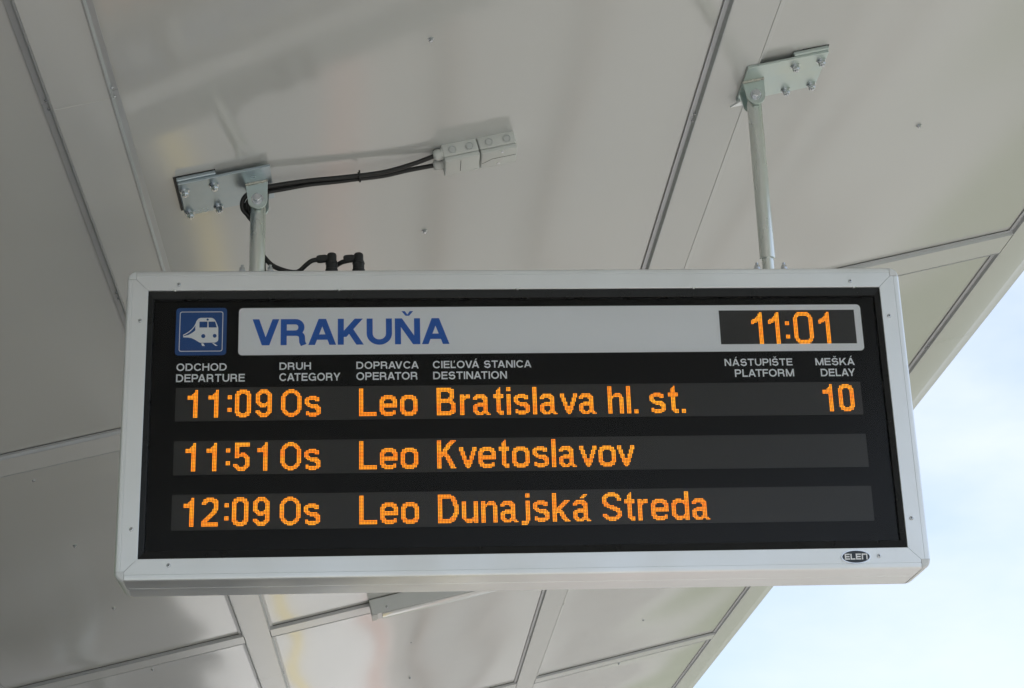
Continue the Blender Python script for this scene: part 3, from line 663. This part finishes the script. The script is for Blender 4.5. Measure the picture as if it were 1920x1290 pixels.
for (zt, zb), words in zip(rowsz, lines):
    m = MB(); m.box(-0.9205, 0.9255, 0.0244, 0.0258, zb, zt, 0.0); row = m.build('led_row', 'matrix', bd)
    for s, x, cols in words: led_word('led', s, x, zb + 0.0093 + PITCH / 2 - 0.0005, row, cols)
m = MB(); m.box(kx0 - 0.004, kx1 + 0.004, 0.0244, 0.0258, kz0 - 0.006, kz1 + 0.006); ck = m.build('clock_display', 'matrix', bd)
K_ = {'1': ['......##', '.....###', '.....###', '....####', '...#####', '.#######', '########', '####.###', '##...###'] + ['.....###'] * 15, ':': ['...'] * 7 + ['###'] * 3 + ['...'] * 7 + ['###'] * 3 + ['...'] * 4, '0': ring(14, 24, [3, 2, 1, 1], (1,))}
led_word('led', '11:01', 0.6383, 0.2118 + PITCH / 2, ck, [0, 12, 24, 30, 48], K_, 0.0240)
# maker's badge
bx, bz = 0.859, -0.3932
def ell(a, b, n=36): return [(bx + a * cos(2 * pi * i / n), bz + b * sin(2 * pi * i / n)) for i in range(n)]
bg_ = MB().prism(ell(0.0392, 0.0187), 0.0005, -0.0030, bev=0.0).build('badge', 'chrome', rails['b'])
MB().prism(ell(0.0363, 0.0160), -0.0028, -0.0038).build('badge_field', 'navy', rails['b'])
m = MB()
def bars(x, shape):
    for (a0, a1, b0, b1) in shape: m.box(bx + x + a0, bx + x + a1, -0.0046, -0.0036, bz + b0, bz + b1)
t_ = 0.0032; h_ = 0.0078
Eb = [(0, t_, -h_, h_), (t_, 0.0135, h_ - t_, h_), (t_, 0.0125, -t_ / 2, t_ / 2), (t_, 0.0135, -h_, -h_ + t_)]
bars(-0.0300, Eb); bars(-0.0148, [(0, t_, -h_, h_), (t_, 0.0125, -h_, -h_ + t_)]); bars(-0.0005, Eb); bars(0.0150, [(0, t_, -h_, h_), (t_, 0.0118, h_ - t_, h_), (0.0118, 0.0118 + t_, -h_, h_)])
m.build('badge_lettering', mat('badge_white', (0.85, 0.87, 0.9), rough=0.3), rails['b'])

# ------------------------------------------------------------------ hangers
def hex_bolt(m, c, ax, r, h=0.011, washer=True):
    if washer: m.lathe(c, ax, [(0, r * 1.32), (0.003, r * 1.32), (0.0031, r * 1.15), (0.006, r * 1.15)], 18)
    a = Vector(ax).normalized(); m.lathe(Vector(c) + a * (0.006 if washer else 0), ax, [(0, r), (h * 0.85, r), (h, r * 0.85)], 6)
PY = 0.070
def hanger(sx, label):
    X = 0.716 * sx
    topz = 0.658 if sx < 0 else 0.986                     # pivot height
    h = empty('hanger', label, 'hanger', T(X, PY, 0.4280), 'zinc plated hangers carrying the board')
    w0, w1 = -0.025, -0.017
    ua, ub = (-0.955, -0.700) if sx < 0 else (0.688, 0.934)
    v0, v1 = -0.040, 0.158
    m = CMB(); m.box(ua, ub, v0, v1, w0, w1, 0.0012); zk = 'zincblue' if sx < 0 else 'zincgreen'; plate = m.build('mounting_plate', zk, h)
    sa, sb = (ua - 0.002, -0.848) if sx < 0 else (0.830, ub + 0.002)
    m = CMB(); m.box(sa, sb, v0 - 0.006, v1 + 0.004, w1, -0.0045, 0.003); m.build('spacer_plate', zk, h)
    m = CMB(); m.box(sa - (0.008 if sx < 0 else -0.03), sb + (0.004 if sx > 0 else 0.0), v0 - 0.004, v1 + 0.002, -0.0045, 0.0008); m.build('gasket', 'rubber', h)
    for u in ((-0.942, -0.860) if sx < 0 else (0.838, 0.918)):
        for v in (0.000, 0.140):
            m = CMB(); hex_bolt(m, (u, v, w0), (0, 0, -1), 0.0105, 0.011)
            m.lathe((u, v, w0 - 0.016), (0, 0, -1), [(0, 0.0055), (0.004, 0.005)], 10); m.build('bolt', 'bolt', h, smooth=40)
    # clevis ears welded below the plate, their top edge follows the slope
    zt = lambda x, yy: (CM @ Vector((x * sqrt(1 + CA * CA), yy, w0 + 0.0005))).z - ZO
    for y0, y1 in ((PY - 0.031, PY - 0.0235), (PY + 0.0235, PY + 0.031)):
        pts = []
        xl, xr = X - 0.034 + 0.000, X + 0.026
        if sx > 0: xl, xr = X - 0.042, X + 0.014
        pc = X if sx < 0 else X - 0.006
        pts.append((xl, zt(xl, y0))); r = 0.0275
        a0 = radians(205); a1 = radians(360)
        for i in range(13):
            t = a0 + (a1 - a0) * i / 12; pts.append((pc + r * cos(t), topz + r * sin(t)))
        xr = pc + r; pts.append((xr, zt(xr, y0)))
        m = MB(); m.prism(pts, y0, y1); m.build('clevis_ear', 'zincgreen', h)
    m = MB()
    m.tube([(xl + (xr - xl) * i / 12, PY - 0.033 + random.uniform(-0.001, 0.001), zt(xl + (xr - xl) * i / 12, PY - 0.033) - 0.0025 + random.uniform(-0.0012, 0.0012)) for i in range(13)], 0.0042, 8, 3); m.build('weld_bead', 'weld', h, smooth=60)
    m = MB(); hex_bolt(m, (pc, PY - 0.031, topz), (0, -1, 0), 0.0128, 0.010); m.lathe((pc, PY + 0.031, topz), (0, 1, 0), [(0, 0.014), (0.008, 0.014)], 6); m.lathe((pc, PY - 0.031, topz), (0, 1, 0), [(0, 0.006), (0.062, 0.006)], 10); m.build('pivot_bolt', 'bolt', h, smooth=40)
    zb = 0.4375 if sx < 0 else 0.4830
    m = MB(); m.lathe((pc, PY, zb), (0, 0, 1), [(0, 0.0205), (0.001, 0.0215), (topz - 0.012 - zb, 0.0215), (topz + 0.004 - zb, 0.016)], 32); m.build('pole', 'zinc2', h, smooth=40)
    if sx > 0:
        m = MB(); m.lathe((pc, PY, 0.4375), (0, 0, 1), [(0, 0.0165), (0.09, 0.0165)], 28); m.build('inner_tube', 'zinc2', h, smooth=40)
        m = CMB(); m.prism([(0.008, 0.0), (0.045, 0.0), (0.034, -0.026)], w0 - 0.010, w0 - 0.004, put=lambda a, b, d: (0.660 + a, 0.165 + b, d)); m.build('end_lug', 'alu', h)
    m = MB(); m.box(pc - 0.055, pc + 0.055, PY - 0.04, PY + 0.04, 0.4270, 0.4372, 0.001); m.build('base_flange', 'zinc', h)
    for dx in (-0.038, 0.038):
        for dy in (-0.026, 0.026):
            m = MB(); hex_bolt(m, (pc + dx, PY + dy, 0.4372), (0, 0, 1), 0.0085, 0.010); m.lathe((pc + dx, PY + dy, 0.452), (0, 0, 1), [(0, 0.0045), (0.009, 0.0042)], 8); m.build('flange_bolt', 'bolt', h, smooth=40)
    return h
hanger(-1, 'short zinc plated hanger on the left with black cables behind its pole')
hanger(1, 'long zinc plated hanger on the right with a telescopic pole and greenish plate')

# ------------------------------------------------------------------ junction boxes
def junction(u0, u1, label, first):
    jb = empty('junction_box', label, 'junction box', CM @ Matrix.Translation(((u0 + u1) / 2, 0.138, 0)), 'junction boxes under the canopy')
    v0, v1, hb, ht = 0.0905, 0.185, 0.040, 0.056
    m = CMB(); m.box(u0, u1, v0, v1, -hb, 0.001, 0.005, 3); m.build('base', 'boxgrey', jb, smooth=40)
    m = CMB(); m.box(u0 + 0.0007, u1 - 0.0007, v0 + 0.0007, v1 - 0.0007, -ht, -hb - 0.0009, 0.004, 3); lid = m.build('lid', 'boxgrey', jb, smooth=40)
    for du in (0.28, 0.76):
        c = (u0 + (u1 - u0) * du, v0 + 0.0005, -0.0225)
        m = CMB(); m.lathe(c, (0, -1, 0), [(0, 0.0122), (0.0022, 0.0122), (0.0024, 0.0112), (0.0006, 0.0108), (0.0006, 0.0098), (0.0026, 0.0090), (0.0030, 0.004)], 24); m.build('knockout', 'knock', jb, smooth=35)
    pts = ((0.1, 0.1), (0.9, 0.9)) if first else ((0.58, 0.12), (0.5, 0.85))
    for a, b in pts:
        m = CMB(); m.lathe((u0 + (u1 - u0) * a, v0 + (v1 - v0) * b, -ht + 0.0005), (0, 0, -1), [(0, 0.0042), (0.0012, 0.0040)], 12); m.build('lid_screw', 'bolt' if not first else 'boxgrey', lid)
    m = CMB()
    if first: m.box((u0 + u1) / 2 - 0.006, (u0 + u1) / 2 - 0.0045, v0 + 0.012, v1 - 0.018, -ht - 0.0006, -ht + 0.001)
    else: m.prism([(0, 0), (0.028, 0.028), (0.0285, 0.0272), (0.001, -0.001)], -ht - 0.0006, -ht + 0.001, put=lambda a, b, d: (u0 + 0.004 + a, v1 - 0.034 + b * -0.6, d)); m.box(u0 + 0.032, u1 - 0.004, v1 - 0.052, v1 - 0.0508, -ht - 0.0006, -ht + 0.001)
    m.build('lid_seam', 'dark', lid)
    return jb
j1 = junction(-0.2090, -0.1045, 'grey plastic junction box with two cable glands joined by black cables', True)
j2 = junction(-0.1020, 0.0065, 'grey plastic junction box at the right end of the pair, no cables entering', False)
for v, wz in ((0.106, -0.022), (0.160, -0.026)):
    m = CMB(); m.lathe((-0.2075, v, wz), (-1, 0, 0), [(0, 0.0165), (0.005, 0.0165), (0.0055, 0.0145), (0.008, 0.0145)], 20)
    m.lathe((-0.2155, v, wz), (-1, 0, 0), [(0, 0.0165), (0.012, 0.0160), (0.018, 0.0125), (0.020, 0.009)], 12); m.build('cable_gland', 'boxgrey', j1, smooth=30)

# ------------------------------------------------------------------ cables
def gl(u, v, wz):
    p = CM @ Vector((u, v, wz)); return (p.x, p.y, p.z - ZO)
tie_y = None
def cable(label, pts, r=0.0062, name='power_cable'):
    m = MB(); m.tube(pts, r, 10, 6); o = m.build(name, 'rubber', None, smooth=60)
    o['label'] = label; o['category'] = 'cable'; return o
c1 = cable('upper black cable from the junction box, looped behind the left hanger',
      [gl(-0.226, 0.106, -0.022), gl(-0.30, 0.120, -0.028), gl(-0.39, 0.122, -0.033), (-0.485, 0.100, 0.753), (-0.574, 0.080, 0.734), (-0.647, 0.066, 0.716), (-0.690, 0.062, 0.706), (-0.725, 0.066, 0.699), (-0.756, 0.076, 0.678), (-0.760, 0.092, 0.652), (-0.735, 0.102, 0.625), (-0.717, 0.104, 0.590), (-0.709, 0.104, 0.530), (-0.693, 0.102, 0.502), (-0.672, 0.102, 0.482), (-0.640, 0.102, 0.468), (-0.615, 0.098, 0.462), (-0.600, 0.092, 0.464), (-0.580, 0.080, 0.478), (-0.565, 0.073, 0.486), (-0.548, 0.070, 0.488)], 0.0068)
c2 = cable('lower black cable from the junction box, looped behind the left hanger',
      [gl(-0.226, 0.160, -0.026), gl(-0.31, 0.148, -0.030), gl(-0.39, 0.138, -0.036), (-0.485, 0.114, 0.750), (-0.574, 0.094, 0.729), (-0.647, 0.080, 0.710), (-0.690, 0.078, 0.700), (-0.725, 0.080, 0.692), (-0.748, 0.090, 0.668), (-0.750, 0.106, 0.645), (-0.730, 0.116, 0.620), (-0.712, 0.116, 0.590), (-0.704, 0.116, 0.530), (-0.700, 0.116, 0.470), (-0.690, 0.112, 0.445), (-0.650, 0.112, 0.440), (-0.560, 0.112, 0.440), (-0.530, 0.104, 0.455), (-0.505, 0.092, 0.474), (-0.485, 0.078, 0.482), (-0.470, 0.072, 0.484)], 0.0068)
c3 = cable('thin black cable between the other two, running to the left hanger',
      [gl(-0.40, 0.132, -0.038), (-0.485, 0.108, 0.744), (-0.574, 0.086, 0.723), (-0.647, 0.074, 0.703), (-0.690, 0.072, 0.694), (-0.725, 0.076, 0.686), (-0.744, 0.086, 0.662), (-0.735, 0.110, 0.628), (-0.716, 0.110, 0.590), (-0.712, 0.110, 0.480), (-0.712, 0.108, 0.440)], 0.005)
m = MB(); tp = Vector(gl(-0.455, 0.116, -0.036)); d_ = Vector((1, 0.05, 0.25)).normalized()
m.lathe(tp, d_, [(-0.002, 0.0150), (0.002, 0.0150)], 16); m.box(tp.x - 0.002, tp.x + 0.003, tp.y - 0.003, tp.y + 0.003, tp.z + 0.012, tp.z + 0.021)
tie = m.build('cable_tie', 'rubber', None, smooth=40); tie['label'] = 'thin black cable tie holding the cables together midway'; tie['category'] = 'cable tie'
def connector(x, label):
    k = empty('cable_connector', label, 'connector', T(x, PY, 0.4275), 'elbow connectors on the board')
    m = MB(); m.lathe((x, PY, 0.4268), (0, 0, 1), [(0, 0.0175), (0.030, 0.0175), (0.032, 0.016), (0.046, 0.016), (0.047, 0.0172), (0.050, 0.0172), (0.051, 0.0155), (0.055, 0.0155)], 24); m.build('coupling_ring', 'rubber', k, smooth=30)
    m = MB(); m.lathe((x, PY, 0.4815), (0, 0, 1), [(0, 0.0135), (0.018, 0.0135), (0.0225, 0.012), (0.0245, 0.009), (0.025, 0.003)], 22)
    m.build('elbow_body', 'rubber', k, smooth=40)
    m = MB(); ax = Vector((-1, 0, -0.10)); m.lathe((x, PY, 0.4925), ax, [(0, 0.0095), (0.014, 0.0100), (0.016, 0.0115), (0.032, 0.0120), (0.040, 0.0105), (0.042, 0.0075)], 10); m.build('clamp_nut', 'rubber', k, smooth=25)
connector(-0.511, 'black elbow cable connector nearer the left hanger on the board top')
connector(-0.437, 'black elbow cable connector farther from the left hanger on the board top')

# ------------------------------------------------------------------ strip lamp behind the board
u0, u1, v0, v1 = -0.498, 0.76, 5.357, 5.485
lm = empty('strip_light', 'grey linear lamp with white diffuser under the canopy, unlit', 'lamp', CM @ Matrix.Translation((0.13, 5.42, 0)))
m = CMB(); m.box(u0, u1, v0, v1, -0.090, -0.004, 0.003); m.build('housing', 'lampbody', lm)
m = CMB(); m.box(u0 - 0.002, u0 + 0.03, v0 - 0.001, v1 + 0.001, -0.094, -0.0903, 0.0015); m.box(u1 - 0.03, u1 + 0.002, v0 - 0.001, v1 + 0.001, -0.094, -0.0903, 0.0015); m.build('end_cap', 'knock', lm)
m = CMB(); m.box(u0 + 0.055, u1 - 0.055, v0 + 0.002, v1 - 0.012, -0.0975, -0.0905, 0.003); m.build('diffuser', 'diffuser', lm, smooth=40)
for u in (-0.41, 0.0, 0.5):
    m = CMB(); m.lathe((u, v0 + 0.0005, -0.062), (0, -1, 0), [(0, 0.007), (0.002, 0.0065), (0.003, 0.004)], 10); m.build('screw', 'bolt', lm)
